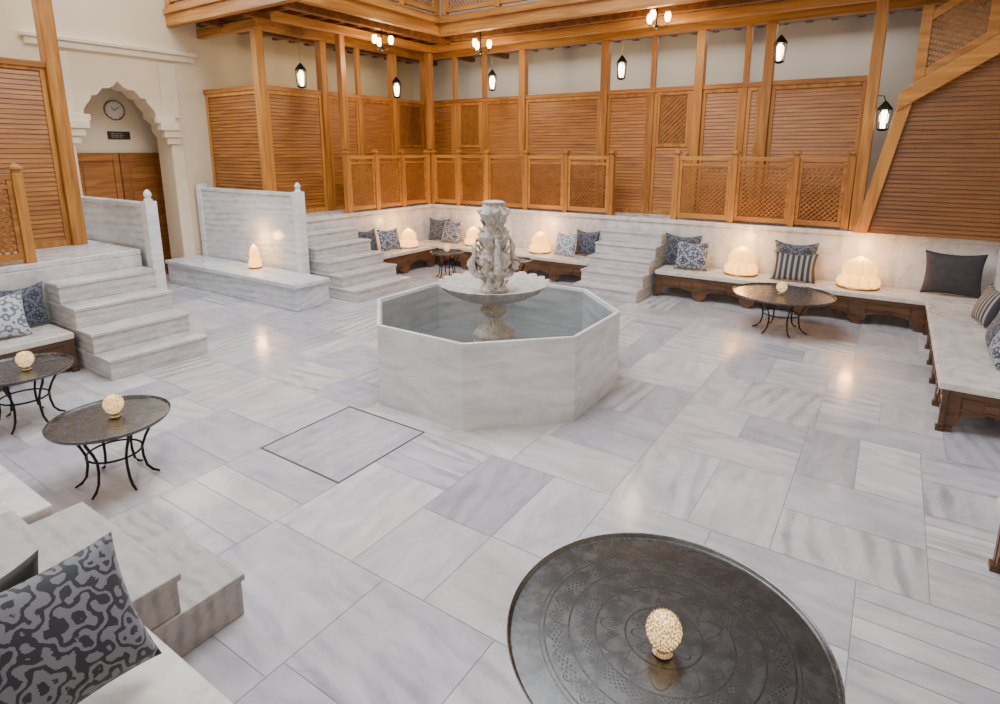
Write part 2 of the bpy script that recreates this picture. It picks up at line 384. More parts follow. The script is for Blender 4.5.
def screen(loc,rot,w,h,kind='louver',label=None):
    e=empty('louvered_screen' if kind!='door' else 'lattice_door',loc,rot,label or ('honey wood louvered gallery screen panel between posts' if kind=='louver' else 'honey wood gallery door with lattice upper light'),'screen' if kind=='louver' else 'door','wooden gallery screens')
    s=.06;f=M();f.box(0,s,-.03,.03,0,h);f.box(w-s,w,-.03,.03,0,h);f.box(s,w-s,-.03,.03,0,s*1.3);f.box(s,w-s,-.03,.03,h-s,h)
    if kind=='louver':
        ob(louvers(M(),w-2*s,h-s*2.3,s,s*1.3),'louver_panel',wood_s,e)
    else:
        mid=h*.56;f.box(s,w-s,-.03,.03,mid,mid+.06)
        f.box(s,s+.05,-.02,.02,mid+.06,h-s);f.box(w-s-.05,w-s,-.02,.02,mid+.06,h-s)
        ob(louvers(M(),w-2*s,mid-s*1.3,s,s*1.3),'louver_panel',wood_s,e)
        lm=lattice(M(),w-2*s-.1,h-s-mid-.06,s+.05,mid+.06,.06,.02,-.01);lm.box(s+.05,w-s-.05,.014,.02,mid+.06,h-s)
        ob(lm,'lattice_panel',wood_l,e)
        ob(M().ball((0,0,0),.02),'door_knob',brass,e,loc=(w-.04,-.055,h*.5),smooth=True)
    ob(f,'screen_frame',wood_v,e,bev=.004)
    return e
def post(x,y,z0,z1,s=.14,label='tall square honey wood gallery post'):
    m=M().box(-s/2,s/2,-s/2,s/2,0,z1-z0)
    return ob(m,'wooden_post',wood_v,loc=(x,y,z0),bev=.01,label=label,cat='post',group='gallery posts')
HT=3.42
px=[-9.3,-8.4,-7.6,-6.62,-4.8,-3.86,-3.03,-2.27,-1.93,-.45]
thick=[1,0,0,1,1,0,1,0,1,1]
kinds=['louver','door','louver','louver','louver','door','louver','louver','louver']
for i,x in enumerate(px):
    s=.15 if thick[i] else .09
    post(x,YS,PT,4.4,s)
for i in range(len(px)-1):
    a=px[i]+(.075 if thick[i] else .045)+.002;b=px[i+1]-(.075 if thick[i+1] else .045)-.002
    screen((a,YS,PT),(0,0,0),b-a,HT-PT,kinds[i])
py=[6.5,7.85,8.75,9.75,10.8];th=[1,1,0,1,1];kd=['louver','louver','louver','door']
for i,yv in enumerate(py[:-1]):post(XS,yv,PT,4.4,.15 if th[i] else .09)
for i in range(4):
    a=py[i]+(.075 if th[i] else .045)+.002;b=py[i+1]-(.075 if th[i+1] else .045)-.002
    screen((XS,a,PT),(0,0,PI/2),b-a,HT-PT,kd[i])
screen((-10.98,6.5,PT),(0,0,0),1.6,HT-PT)
PN=1.12
post(-9.2,3.4,PN+.022,6.2,.17);post(-9.2,2.0,PN+.022,4.4,.12);post(-9.2,.6,PN+.022,4.4,.12);
for a,b in((-.9,.53),(.67,1.93),(2.07,3.31)):
    screen((-9.2,a,PN+.022),(0,0,PI/2),b-a,3.42-PN,'louver')
post(-8.62,10.17,2.42,4.42,.13);post(-.42,10.17,PT,4.42,.15)
post(-8.62,7.72,2.42,4.42,.12)
# ---------------------------------------------------------------- balustrades
def newel(m,x,y,z0,z1,s=.1):
    m.box(x-s/2,x+s/2,y-s/2,y+s/2,z0,z1-.09);m.box(x-s*.38,x+s*.38,y-s*.38,y+s*.38,z1-.09,z1-.05);m.box(x-s*.62,x+s*.62,y-s*.62,y+s*.62,z1-.05,z1-.02)
    m.hexa([(x-s*.5,y-s*.5,z1-.02),(x+s*.5,y-s*.5,z1-.02),(x+s*.5,y+s*.5,z1-.02),(x-s*.5,y+s*.5,z1-.02)],[(x-.01,y-.01,z1+.02),(x+.01,y-.01,z1+.02),(x+.01,y+.01,z1+.02),(x-.01,y+.01,z1+.02)])
    return m
def balustrade(loc,rot,xs,h=1.17,label='honey wood balustrade with diagonal lattice panels'):
    e=empty('balustrade',loc,rot,label,'railing','lattice balustrades')
    for x in xs:ob(newel(M(),0,0,0,h),'newel_post',wood_v,e,loc=(x,0,0),bev=.004)
    for a,b in zip(xs[:-1],xs[1:]):
        a+=.05;b-=.05;w=b-a
        r=M();r.box(0,w,-.035,.035,h-.16,h-.10);r.box(0,w,-.03,.03,.04,.12);r.box(0,.05,-.025,.025,.12,h-.16);r.box(w-.05,w,-.025,.025,.12,h-.16);r.box(.05,w-.05,-.025,.025,h-.26,h-.22)
        ob(r,'rail_frame',wood_h,e,loc=(a,0,0),bev=.004)
        lm=lattice(M(),w-.1,h-.26-.12,.05,.12,.052,.017,-.01)
        ob(lm,'lattice_panel',wood_l,e,loc=(a,0,0))
    return e
B1=[-8.55,-7.84,-7.1,-6.15,-5.26,-4.33]
balustrade((-8.55,YB+.07,PT),(0,0,0),[x+8.55 for x in B1])
B2=[-3.14,-2.2,-1.3,-.56]
balustrade((-3.14,YB+.07,PT),(0,0,0),[x+3.14 for x in B2])
balustrade((XL-.07,7.72,PT),(0,0,PI/2),[0,.75,1.5,2.3])
balustrade((-8.12,-.9,PN+.022),(0,0,PI/2),[0,1.15,2.3,3.4],1.1)
# ---------------------------------------------------------------- platforms, steps
def marble(m,name,mat,label,cat,loc=(0,0,0),group=None,bev=.012):
    return ob(m,name,mat,loc=loc,label=label,cat=cat,group=group,bev=bev)
g='raised marble platforms'
YE=YW-.01
m=M().box(XW+.005,XL-.01,6.24,YE,0,PH-.05).box(XW+.005,XL+.02,6.24,YE,PH-.05,PH+.02)
marble(m,'marble_platform',marble_w,'raised pale marble platform under wooden gallery','platform',group=g)
m=M().box(XL,XR+1.9,YB,YE,0,PH-.05).box(XL+.03,XR+1.9,YB-.03,YE,PH-.05,PH+.02)
marble(m,'marble_platform',marble_w,'long raised pale marble platform behind seating','platform',group=g)
m=M().box(XW+.005,-8.05,-1.7,3.66,0,PN-.05).box(XW+.005,-8.05,-1.7,3.66,PN-.05,PN+.02)
marble(m,'marble_platform',marble_w,'raised pale marble platform beside doorway alcove','platform',group=g)
m=M().box(-7.2,1.2,-1.7,.1,0,1.05)
marble(m,'marble_platform',marble_w,'raised marble platform behind near bench','platform',group=g)
m=M().box(XR,3.15,-1.7,YB-.05,0,PH)
marble(m,'marble_platform',marble_w,'raised marble platform beside long bench','platform',group=g)
def steps(loc,rot,w,n,run,rise,name_label,mat=None,rises=None):
    m=M();z=0;rises=rises or [rise]*n
    for i in range(n):
        y1=n*run;z1=z+rises[i]
        m.box(0,w,i*run+.015,y1,z,z1-.04);m.box(-.012,w+.012,i*run-.0,y1,z1-.04,z1);z=z1
    return ob(m,'marble_stairs',mat or marble_step,loc=loc,rot=rot,label=name_label,cat='stairs',group='marble stairs',bev=.008)
steps((-4.32,8.72,0),(0,0,0),1.1,5,.27,.2,'pale marble stairs rising to back gallery platform')
steps((-6.95,6.3,0),(0,0,PI/2),1.25,5,.31,.2,'pale marble stairs beside tall marble slab parapet')
steps((-6.65,2.58,0),(0,0,PI/2),1.06,4,.345,.23,'pale marble stairs with wide treads beside cushioned bench')
steps((-2.6,1.48,0),(0,0,PI),1.02,4,.31,.24,'worn rough marble corner stairs beside near bench',marble_rough,[.24,.21,.12,.2])
m=M().box(-10.98,-7.3,5.42,6.04,0,.36).box(-10.98,-7.26,5.38,6.04,.36,.43)
marble(m,'marble_bench',marble_slab,'low solid marble bench at foot of parapet','bench')
def finial(m,x,y,z):
    m.box(x-.07,x+.07,y-.07,y+.07,0,z);m.lathe([(.05,0),(.05,.02),(.03,.04),(.045,.07),(.045,.10),(.03,.13),(.0005,.15)],12,c=(x,y,z))
def parapet(x0,x1,y,z,label):
    e=empty('marble_parapet',(0,y,0),(0,0,0),label,'parapet','marble slab parapets')
    m=M().box(x0,x1,-.05,.05,0,z-.06).box(x0,x1,-.065,.065,z-.06,z)
    ob(m,'slab',marble_slab,e,bev=.008)
    k=M();finial(k,x1+.07,0,z+.02);ob(k,'end_post',marble_basin,e,bev=.006)
    k=M();k.box(x0,x0+.12,-.08,.08,0,z+.06);ob(k,'end_post',marble_basin,e,bev=.006)
parapet(-10.9,-8.1,6.14,1.72,'upright veined marble slab parapet with carved end posts')
parapet(-10.9,-8.0,3.77,1.74,'upright bluish marble slab parapet beside stairs')
# ---------------------------------------------------------------- benches
def bench(loc,rot,w,d=.7,h=.45,ends=(False,False),label='low bench with marble seat and carved dark wood apron',g='carved wood seating benches'):
    e=empty('bench',loc,rot,label,'bench',g)
    s=M().box(0,w,0,d,h-.07,h);ob(s,'seat_slab',marble_seat,e,bev=.012)
    def board(W):
        m=M();n=max(1,round(W/.72));bw=W/n;H=h-.07
        m.box(0,W,-.012,.03,H-.05,H)
        for i in range(n):
            a=i*bw
            m.box(a,a+.05,-.005,.035,0,H-.05);m.box(a+bw-.05,a+bw,-.005,.035,0,H-.05)
            x0=a+.05;x1=a+bw-.05;W2=x1-x0;zt=H-.05
            pts=[(x0,zt),(x0,.05)]
            prof=[(.06,.05),(.10,.10),(.09,.14),(.16,.15),(.20,.17),(.30,.165),(.38,.18),(.5,.2)]
            pts+=[(x0+W2*u,z) for u,z in prof]+[(x0+W2*(1-u),z) for u,z in prof[::-1][1:]]+[(x1,.05),(x1,zt)]
            for k in range(1,len(pts)-2):
                (xa,za),(xb,zb)=pts[k],pts[k+1]
                if xb-xa>1e-5:m.hexa([(xa,0,za),(xb,0,zb),(xb,.025,zb),(xa,.025,za)],[(xa,0,zt),(xb,0,zt),(xb,.025,zt),(xa,.025,zt)])
            for q in((x0+.04,x1-.04,zt-.025,zt-.015),(x0+.04,x1-.04,zt-.12,zt-.11)):m.box(q[0],q[1],-.01,0,q[2],q[3])
            m.box((x0+x1)/2-.05,(x0+x1)/2+.05,-.012,0,zt-.1,zt-.035)
            m.box(a-.01,a+.06,-.02,.04,0,.04)
        m.box(W-.06,W+.01,-.02,.04,0,.04)
        return m
    ob(board(w),'carved_apron',wood_d,e,loc=(0,.04,0),bev=0)
    if ends[0]:ob(board(d-.1),'carved_apron',wood_d,e,loc=(.04,d-.02,0),rot=(0,0,-PI/2))
    if ends[1]:ob(board(d-.1),'carved_apron',wood_d,e,loc=(w-.04,.08,0),rot=(0,0,PI/2))
    return e
bench((-3.16,9.38,0),(0,0,0),3.66+.72,.68)
bench((-7.84,9.38,0),(0,0,0),3.46,.68)
bench((.52,9.36,0),(0,0,-PI/2),3.3,.7,ends=(False,True),label='long low bench with marble seat and carved walnut base')
bench((-7.86,7.66,0),(0,0,PI/2),2.38,.66)
bench((-7.28,-.9,0),(0,0,PI/2),3.42,.72,ends=(False,True))
bench((.7,4.12,0),(0,0,-PI/2),3.3,.52,ends=(True,True))
m=M().box(0,2.9,0,.74,0,.38).box(-.02,2.92,0,.78,.38,.45)
marble(m,'marble_bench',marble_seat,'smooth pale marble bench holding damask cushions','bench',loc=(-2.54,.14,0))
m=M().box(0,2.9,0,.84,0,.40).box(-.02,2.92,0,.90,.40,.49)
marble(m,'marble_bench',marble_w,'smooth white marble bench beside corner stairs','bench',loc=(-6.58,.14,0))
# ---------------------------------------------------------------- fountain
FX,FY=-3.38,4.95
fe=empty('fountain',(FX,FY,0),(0,0,0),'octagonal white marble fountain with scalloped bowl and carved top','fountain')
A=1.21;R8=A/math.cos(PI/8)
def octo(r,z):return [(r*math.cos(PI/8+i*PI/4),r*math.sin(PI/8+i*PI/4),z) for i in range(8)]
def ringmesh(rings,cap=True):
    m=M();vs=[p for r_ in rings for p in r_];n=len(rings)
    fs=[(j*8+i,j*8+(i+1)%8,(j+1)*8+(i+1)%8,(j+1)*8+i) for j in range(n-1) for i in range(8)]
    if cap:fs.append(tuple((n-1)*8+i for i in range(8)))
    return m.add(vs,fs)
ri=(A-.035)/math.cos(PI/8);r2_=(A-.05)/math.cos(PI/8)
m=ringmesh([octo(R8,0),octo(R8,.8),octo(ri,.8),octo(ri,.06)])
ob(m,'basin',marble_basin,fe,bev=.004)
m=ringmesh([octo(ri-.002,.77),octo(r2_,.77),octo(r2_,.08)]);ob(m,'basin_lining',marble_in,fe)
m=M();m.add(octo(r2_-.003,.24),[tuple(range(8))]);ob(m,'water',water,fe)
m=M().lathe([(.27,.08),(.27,.24),(.24,.34),(.22,.38),(.22,.42),(.17,.46),(.13,.52),(.10,.6),(.09,.68),(.13,.72),(.15,.76),(.12,.79),(.10,.83),(.14,.86),(.2,.87)],32)
m.lathe([(.19,.42),(.23,.46),(.23,.50),(.17,.55)],8)
ob(m,'pedestal',marble_dark,fe,smooth=True)
def scal(r,z,a,j):
    k=abs(math.sin(a*11));f_=min(1,r/.5)**1.3
    return r*(1+.075*(k-.5)*f_),z+.016*(k-.5)*f_
m=M().lathe([(.12,.85),(.25,.865),(.38,.905),(.48,.96),(.545,1.02),(.575,1.05),(.53,1.045),(.45,1.00),(.33,.96),(.18,.945),(.1,.945)],220,scal)
ob(m,'scalloped_bowl',marble_dark,fe,smooth=True)
def carve(r,z,a,j):return .88*r*(1+.16*math.cos(a*4)+.12*math.cos(a*11+z*30)),z
pr=[(.13,.94),(.16,.98),(.11,1.04),(.10,1.12),(.14,1.2),(.19,1.27),(.18,1.34),(.13,1.41),(.15,1.48),(.18,1.54),(.14,1.6),(.10,1.66),(.14,1.72),(.17,1.77),(.13,1.83),(.11,1.86),(.13,1.885),(.05,1.90),(.001,1.90)]
m=M().lathe(pr,66,carve)
def leaf(m,a,z,l,w,out,curl):
    n=6;vs=[];fs=[]
    for i in range(n+1):
        t=i/n;r=out+l*math.sin(t*2.2)*.55;zz=z+l*1.0*math.sin(t*1.9)*curl+t*l*.3-(.12*l if t>.95 else 0)
        ww=w*math.sin(PI*min(1,t*.8+.15))*(1+.25*math.sin(t*18))
        for s_,dr in((-1,.0),(0,.025),(1,.0)):
            x=r+dr;yv=s_*ww
            vs.append((x*math.cos(a)-yv*math.sin(a),x*math.sin(a)+yv*math.cos(a),zz-abs(s_)*.010))
    for i in range(n):
        for k in range(2):
            p=i*3+k;fs.append((p,p+1,p+4,p+3))
    o=len(vs)
    vs2=[(x*.95,y_*.95,z_-.014) for x,y_,z_ in vs]
    fs2=[(q[3]+o,q[2]+o,q[1]+o,q[0]+o) for q in fs]
    rim=[]
    for i in range(n):
        rim+=[(i*3,i*3+3,i*3+3+o,i*3+o),(i*3+2,i*3+2+o,i*3+5+o,i*3+5)]
    rim.append((n*3,n*3+1,n*3+1+o,n*3+o));rim.append((n*3+1,n*3+2,n*3+2+o,n*3+1+o))
    m.add(vs+vs2,fs+fs2+rim)
random.seed(3)
for (z,n_,l,w,o_,c_,ph) in((1.0,9,.09,.04,.085,.6,0),(1.12,9,.09,.04,.095,.6,.3),(1.22,10,.10,.04,.12,.5,.1),(1.34,9,.09,.038,.11,.6,0),(1.44,9,.09,.036,.10,.6,.2),(1.55,8,.08,.036,.095,.6,.4),(1.66,8,.08,.032,.075,.7,.5),(1.75,8,.08,.032,.08,.7,0)):
    for i in range(n_):leaf(m,ph+2*PI*i/n_,z+random.uniform(-.03,.03),l*random.uniform(.85,1.15),w,o_,c_)
for i in range(4):
    a=PI/4+i*PI/2;c_=math.cos(a);s_=math.sin(a)
    P=[(.10,1.1),(.18,1.13),(.225,1.19),(.235,1.27),(.195,1.34),(.205,1.42),(.175,1.5),(.12,1.53)]
    m.tube([(r*c_,r*s_,z) for r,z in P],[.026,.036,.042,.036,.03,.028,.02,.01],8)
    m.ball((.245*c_,.245*s_,1.24),.038,8,6);m.ball((.14*c_,.14*s_,1.79),.032,8,6)
ob(m,'carved_centrepiece',marble_dark,fe,smooth=True)
for i in range(4):
    a=i*PI/2+.4
    m=M().tube([(.1*math.cos(a),.1*math.sin(a),1.3),(.25*math.cos(a),.25*math.sin(a),1.29),(.29*math.cos(a),.29*math.sin(a),1.25)],.010,8)
    ob(m,'water_spout',brass,fe,smooth=True)
# ---------------------------------------------------------------- tray tables
def tray_table(loc,r,h,label,nleg=6,rz=0):
    e=empty('tray_table',loc,(0,0,rz),label,'table','round metal tray tables')
    prof=[(r*.975,h-.012),(r*.985,h-.002),(r*.995,h+.008),(r,h+.006),(r*.99,h-.008),(r*.97,h-.02),(.001,h-.02)]
    seg=96;m=M();vs=[];uv=[]
    ext=[(.001,h-.012)]+[(r*.97*k/10,h-.012) for k in range(1,11)]+prof
    for rr,z in ext:
        for i in range(seg+1):
            a=2*PI*i/seg;vs.append((rr*math.cos(a),rr*math.sin(a),z));uv.append((rr/r,i/seg))
    fs=[(j*(seg+1)+i,j*(seg+1)+i+1,(j+1)*(seg+1)+i+1,(j+1)*(seg+1)+i) for j in range(len(ext)-1) for i in range(seg)]
    m.add(vs,fs);me=m.mesh('tray')
    ul=me.uv_layers.new(name='UVMap')
    for lp in me.loops:ul.data[lp.index].uv=uv[lp.vertex_index]
    me.materials.append(traymat)
    for p in me.polygons:p.use_smooth=True
    ob(me,'tray',None,e)
    R=min(r*.72,.36);z=h-.03
    for i in range(nleg):
        a=2*PI*i/nleg;c_,s_=math.cos(a),math.sin(a)
        P=[(R*.95,z),(R*.9,z*.86),(R*.72,z*.66),(R*.62,z*.5),(R*.62,z*.34),(R*.68,z*.16),(R*.8,.03),(R*.95,.008)]
        ob(M().tube([(q*c_,q*s_,zz) for q,zz in P],[.011,.011,.010,.010,.010,.010,.011,.008],8),'leg',iron,e,smooth=True)
    def ringm(rr,zz,t):
        return M().tube([(rr*math.cos(2*PI*k/32),rr*math.sin(2*PI*k/32),zz) for k in range(33)],t,8)
    ob(ringm(R*.95,z,.010),'top_ring',iron,e,smooth=True)
    ob(ringm(R*.63,z*.5,.008),'brace_ring',iron,e,smooth=True)
    return e
T0=tray_table((-.555,2.005,0),.625,.52,'large round engraved dark metal tray table on iron legs')
T1=tray_table((-4.55,1.71,0),.39,.5,'round dark metal tray table with curved iron legs near stairs')
T2=tray_table((-6.28,1.72,0),.40,.5,'round dark metal tray table beside cushioned bench',rz=.3)
T3=tray_table((-1.08,8.45,0),.63,.52,'large round dark metal tray table before carved bench')
T4=tray_table((-5.45,8.6,0),.33,.5,'small dark metal tray table beyond the fountain')
T5=tray_table((-6.95,8.6,0),.33,.5,'small dark metal tray table near corner bench',rz=.4)
def candle(loc,label,s=1.0):
    e=empty('candle_holder',loc,(0,0,0),label,'candle holder','beaded candle holders')
    ob(M().lathe([(.036*s,0),(.04*s,.006*s),(.026*s,.014*s),(.03*s,.03*s)],20),'base',gold,e,smooth=True)
    pr=[(.026,.03),(.05,.05),(.064,.08),(.068,.10),(.063,.127),(.05,.148),(.03,.162),(.012,.168)]
    ob(M().lathe([(r*s,z*s) for r,z in pr],24),'glass_shade',candleglow,e,smooth=True)
    m=M()
    for k in range(11):
        z=.044+.0112*k;t=(z-.1)/.07;r=.0668*math.sqrt(max(.1,1-t*t*.85));n=22
        for i in range(n):
            a=2*PI*(i+.5*(k%2))/n;m.ball((r*s*math.cos(a),r*s*math.sin(a),z*s),.0036*s,6,4)
    ob(m,'bead_net',gold,e,smooth=True)
    return e
c0=candle((-.535,1.93,.509),'glowing beaded candle holder on engraved tray table')
for p,l in(((-4.56,1.75,.489),'glowing beaded candle holder on iron legged table'),((-6.24,1.76,.489),'glowing beaded candle holder on table by bench'),((-1.1,8.45,.509),'glowing beaded candle holder on large tray table'),((-5.45,8.6,.489),'glowing beaded candle holder on small table'),((-6.95,8.6,.489),'glowing beaded candle holder on corner table')):
    copything(c0,p,label=l)
# ---------------------------------------------------------------- dome lamps
def dome(loc,r,h,label):
    e=empty('dome_lamp',loc,(0,0,0),label,'lamp','glowing lobed dome lamps')
    ob(M().lathe([(r*1.02,0),(r*1.05,.01),(r*1.02,.02)],32),'base',brass,e,smooth=True)
    pr=[(.95,.02),(1.0,.10),(1.0,.22),(.90,.33),(.76,.38),(.80,.47),(.80,.62),(.68,.77),(.5,.88),(.28,.96),(.10,1.0),(.02,1.04)]
    def lob(rr,z,a,j):
        up=min(1,max(0,(z/h-.4)*6));k=abs(math.cos(a*6));k2=abs(math.cos(a*4))
        return rr*(.84+.20*(k*(1-up)+k2*up)),z
    ob(M().lathe([(q*r,z*h+.02) for q,z in pr],144,lob),'lamp_shade',lampglow,e,smooth=True)
    return e
for p,r,h,l in(((-8.15,8.85,.45),.19,.36,'glowing amber lobed lamp on corner bench'),((-7.22,9.82,.45),.18,.36,'glowing amber lobed lamp against marble wall'),((-5.6,9.8,.45),.205,.38,'glowing amber lobed lamp beyond fountain'),((-1.90,9.82,.45),.245,.42,'large glowing amber lobed lamp beside striped cushion'),((-.28,9.80,.45),.265,.42,'large glowing amber lobed lamp near wooden post'),((-8.92,5.85,.43),.10,.38,'tall narrow glowing lamp on marble bench')):
    dome(p,r,h,l)
    ld=bpy.data.lights.new('lamp_light','POINT');ld.energy=18;ld.color=(1,.50,.17);ld.shadow_soft_size=.08
    lo=bpy.data.objects.new('lamp_light',ld);COL.objects.link(lo);lo.location=(p[0],p[1],p[2]+h+.12)
# ---------------------------------------------------------------- cushions
def cushmesh(w,h,t,slump=.0):
    n=18;vs=[];fs=[];uv=[]
    for side in(1,-1):
        for j in range(n+1):
            for i in range(n+1):
                u=i/n;v_=j/n;a=2*u-1;b_=2*v_-1
                th_=t/2*((1-a*a)*(1-b_*b_))**.46*(1.12-.28*v_) if abs(a)<1 and abs(b_)<1 else 0
                px_=a*(1-.10*(1-b_*b_)*abs(a)**2);pz=b_*(1-.10*(1-a*a)*abs(b_)**2)
                if b_>0:pz-=slump*(1-a*a)*b_
                vs.append((px_*w/2,-side*th_,h/2+pz*h/2));uv.append((u,v_))
    k=(n+1)*(n+1)
    for j in range(n):
        for i in range(n):
            p=j*(n+1)+i;fs.append((p,p+1,p+n+2,p+n+1));fs.append((k+p,k+p+n+1,k+p+n+2,k+p+1))
    me=bpy.data.meshes.new('cushion');me.from_pydata(vs,[],fs);ul=me.uv_layers.new()
    for lp in me.loops:ul.data[lp.index].uv=uv[lp.vertex_index]
    import bmesh
    bm=bmesh.new();bm.from_mesh(me);bmesh.ops.remove_doubles(bm,verts=bm.verts,dist=1e-4);bm.to_mesh(me);bm.free()
    for p in me.polygons:p.use_smooth=True
    return me
def cushion(x,y,z,rz,mat,label,w=.48,h=.46,t=.17,tilt=18,roll=0,slump=.12):
    me=cushmesh(w,h,t,slump);me.materials.append(mat)
    return ob(me,'cushion',None,loc=(x,y,z),rot=(-math.radians(tilt),math.radians(roll),math.radians(rz)),label=label,cat='cushion',group='seating cushions')
Zs=.455
cushion(-8.32,7.92,Zs,90,dam2,'dark navy damask cushion against marble wall',tilt=10)
cushion(-8.1,8.3,Zs,76,dam1,'blue and silver damask cushion on corner bench')
cushion(-8.2,9.86,Zs,12,dam2,'dark navy damask cushion in bench corner',.52,.5,tilt=10)
cushion(-7.78,9.72,Zs,-4,dam1,'blue and silver damask cushion beside amber lamp',.52,.5)
cushion(-5.02,9.66,Zs,-6,dam4,'pale blue damask cushion by back stairs')
cushion(-4.66,9.9,Zs,0,dam2,'dark navy damask cushion by back stairs',.5,.5,tilt=8)
cushion(-2.88,9.9,Zs,0,dam2,'dark navy damask cushion near stairs',.62,.56,.14,tilt=6)
cushion(-2.66,9.66,Zs,4,dam1,'blue damask square cushion near stairs',.54,.5)
cushion(-1.15,9.9,Zs,0,dam2,'dark navy cushion behind striped cushion',.62,.58,.14,tilt=6)
cushion(-1.13,9.64,Zs,0,stripe,'grey and black striped cushion on long bench',.62,.46,.15,tilt=20)
cushion(.80,9.86,Zs,0,darkfab,'dark grey fabric cushion in bench corner',.68,.60,.2,tilt=8,slump=.04)
cushion(.98,8.45,Zs,-80,stripe,'brown and grey striped cushion on side bench',.5,.46)
cushion(.98,7.45,Zs,-95,dam2,'navy damask cushion on side bench',.5,.46)
cushion(.96,6.9,Zs,-90,dam1,'blue damask cushion near end of side bench',.5,.44)
cushion(-7.86,2.27,Zs,92,dam2,'dark navy damask cushion behind pale cushion',.5,.5,.14,tilt=6)
cushion(-7.58,1.98,Zs,84,dam4,'pale blue damask cushion on bench by stairs',.52,.5)
cushion(-2.12,.60,.515,88,dam3,'large grey and navy damask cushion on near bench',.50,.50,.24,30,-3,slump=-.03)
cushion(-2.465,.42,.455,90,darkfab,'plain dark cushion tucked behind damask cushion',.44,.50,.10,2)
# ---------------------------------------------------------------- lanterns
def lparts(e):
    f=M().lathe([(.03,-.19),(.075,-.17),(.07,-.155)],6);f.lathe([(.10,.10),(.085,.13),(.03,.2),(.012,.22)],6)
    for i in range(6):
        a=2*PI*i/6;f.tube([(.07*math.cos(a),.07*math.sin(a),-.16),(.09*math.cos(a),.09*math.sin(a),.11)],.006,6)
    ob(f,'lantern_frame',iron,e);ob(M().lathe([(.03,-.15),(.05,-.05),(.055,.03),(.03,.09)],12),'glass_shade',bulbglow,e,smooth=True)
for p in((-8.55,6.77,3.61),(-8.55,9.08,3.61),(-6.95,10.14,3.75),(-4.21,10.14,3.79),(-1.68,10.14,3.87)):
    e=empty('hanging_lantern',p,(0,0,0),'black iron hanging lantern with lit glass','lantern','black iron lanterns')
    lparts(e);ob(M().tube([(0,0,.21),(0,0,4.418-p[2])],.0035,6),'chain',brass,e)
e=empty('wall_lantern',(-.24,10.08,2.85),(0,0,0),'black iron lantern bracketed to wooden gallery post','lantern','black iron lanterns')
lparts(e)
ob(M().tube([(0,0,.21),(-.03,.02,.29),(-.105,.06,.3)],.008,6),'bracket',iron,e,smooth=True)
def chand(loc):
    e=empty('chandelier',loc,(0,0,0),'small black iron chandelier with three lit glass shades','chandelier','small iron chandeliers')
    f=M().tube([(0,0,-.12),(0,0,SOF-loc[2]-.002)],.012,8).ball((0,0,-.12),.03)
    for i in range(3):
        a=2*PI*i/3+.5;c_,s_=math.cos(a),math.sin(a)
        f.tube([(0,0,-.08),(.08*c_,.08*s_,-.13),(.16*c_,.16*s_,-.10),(.17*c_,.17*s_,-.04)],.008,6)
    ob(f,'iron_arms',iron,e,smooth=True)
    for i in range(3):
        a=2*PI*i/3+.5;ob(M().lathe([(.025,0),(.045,.04),(.05,.09),(.035,.14)],12),'glass_shade',bulbglow,e,loc=(.17*math.cos(a),.17*math.sin(a),-.04),smooth=True)
    ld=bpy.data.lights.new('chandelier_light','POINT');ld.energy=42;ld.color=(1,.70,.36);ld.shadow_soft_size=.1
    lo=bpy.data.objects.new('chandelier_light',ld);COL.objects.link(lo);lo.location=(loc[0],loc[1],loc[2]-.3)
for p in((-8.0,8.15,4.3),(-6.85,9.6,4.33),(-3.43,9.6,4.42)):chand(p)
# ---------------------------------------------------------------- alcove: door, clock, plaque
XB=XW-.9
e=empty('door_1',(XB+.035,4.45,0),(0,0,PI/2));e['kind']='structure'
for k in('label','category'):
    del e[k]
for i in range(2):
    m=M();a=i*.78;w=.76;m.box(a,a+.1,-.03,.02,0,2.35);m.box(a+w-.1,a+w,-.03,.02,0,2.35)
    for z0,z1 in((0,.15),(1.0,1.12),(2.2,2.35)):m.box(a+.1,a+w-.1,-.03,.02,z0,z1)
    m.box(a+.1,a+w-.1,-.01,.01,.15,2.2);m.box(a+.16,a+w-.16,-.025,-.01,.22,.94);m.box(a+.16,a+w-.16,-.025,-.01,1.19,2.13)
    ob(m,'door_leaf',wood_s,e,bev=.006)
    ob(M().ball((0,0,0),.025),'door_knob',brass,e,loc=(.70+i*.16,-.06,1.05),smooth=True)
e=empty('wall_clock',(XB+.002,5.27,3.1),(PI/2,0,PI/2),'round white wall clock with dark rim in alcove','clock')
ob(M().lathe([(.16,0),(.16,.01)],40),'clock_face',clockface,e)
ob(M().tube([(.165*math.cos(2*PI*k/40),.165*math.sin(2*PI*k/40),.015) for k in range(41)],.012,8),'rim',brass,e,smooth=True)
h=M()
for k in range(12):
    a=2*PI*k/12;c_,s_=math.cos(a),math.sin(a);h.tube([(.125*c_,.125*s_,.012),(.145*c_,.145*s_,.012)],.004,4)
ob(h,'hour_marks',iron,e)
ob(M().tube([(0,0,.016),(-.05,.06,.016)],.005,5),'hour_hand',iron,e)
ob(M().tube([(0,0,.018),(.09,.07,.018)],.004,5),'minute_hand',iron,e)
e=empty('plaque',(XB+.005,5.29,2.66),(PI/2,0,PI/2),'small dark rectangular plaque with gilt lettering','sign')
ob(M().box(-.19,.19,-.07,.07,0,.015),'board',plaqmat,e,bev=.004)
t=M()
for zr,ws in((.03,(.08,.05,.07)),(0,(.05,.09,.04,.04)),(-.03,(.06,.08,.06))):
    x=-.13
    for w in ws:
        t.box(x,x+w-.012,zr-.004,zr+.004,.015,.017);x+=w
ob(t,'lettering',goldtxt,e)
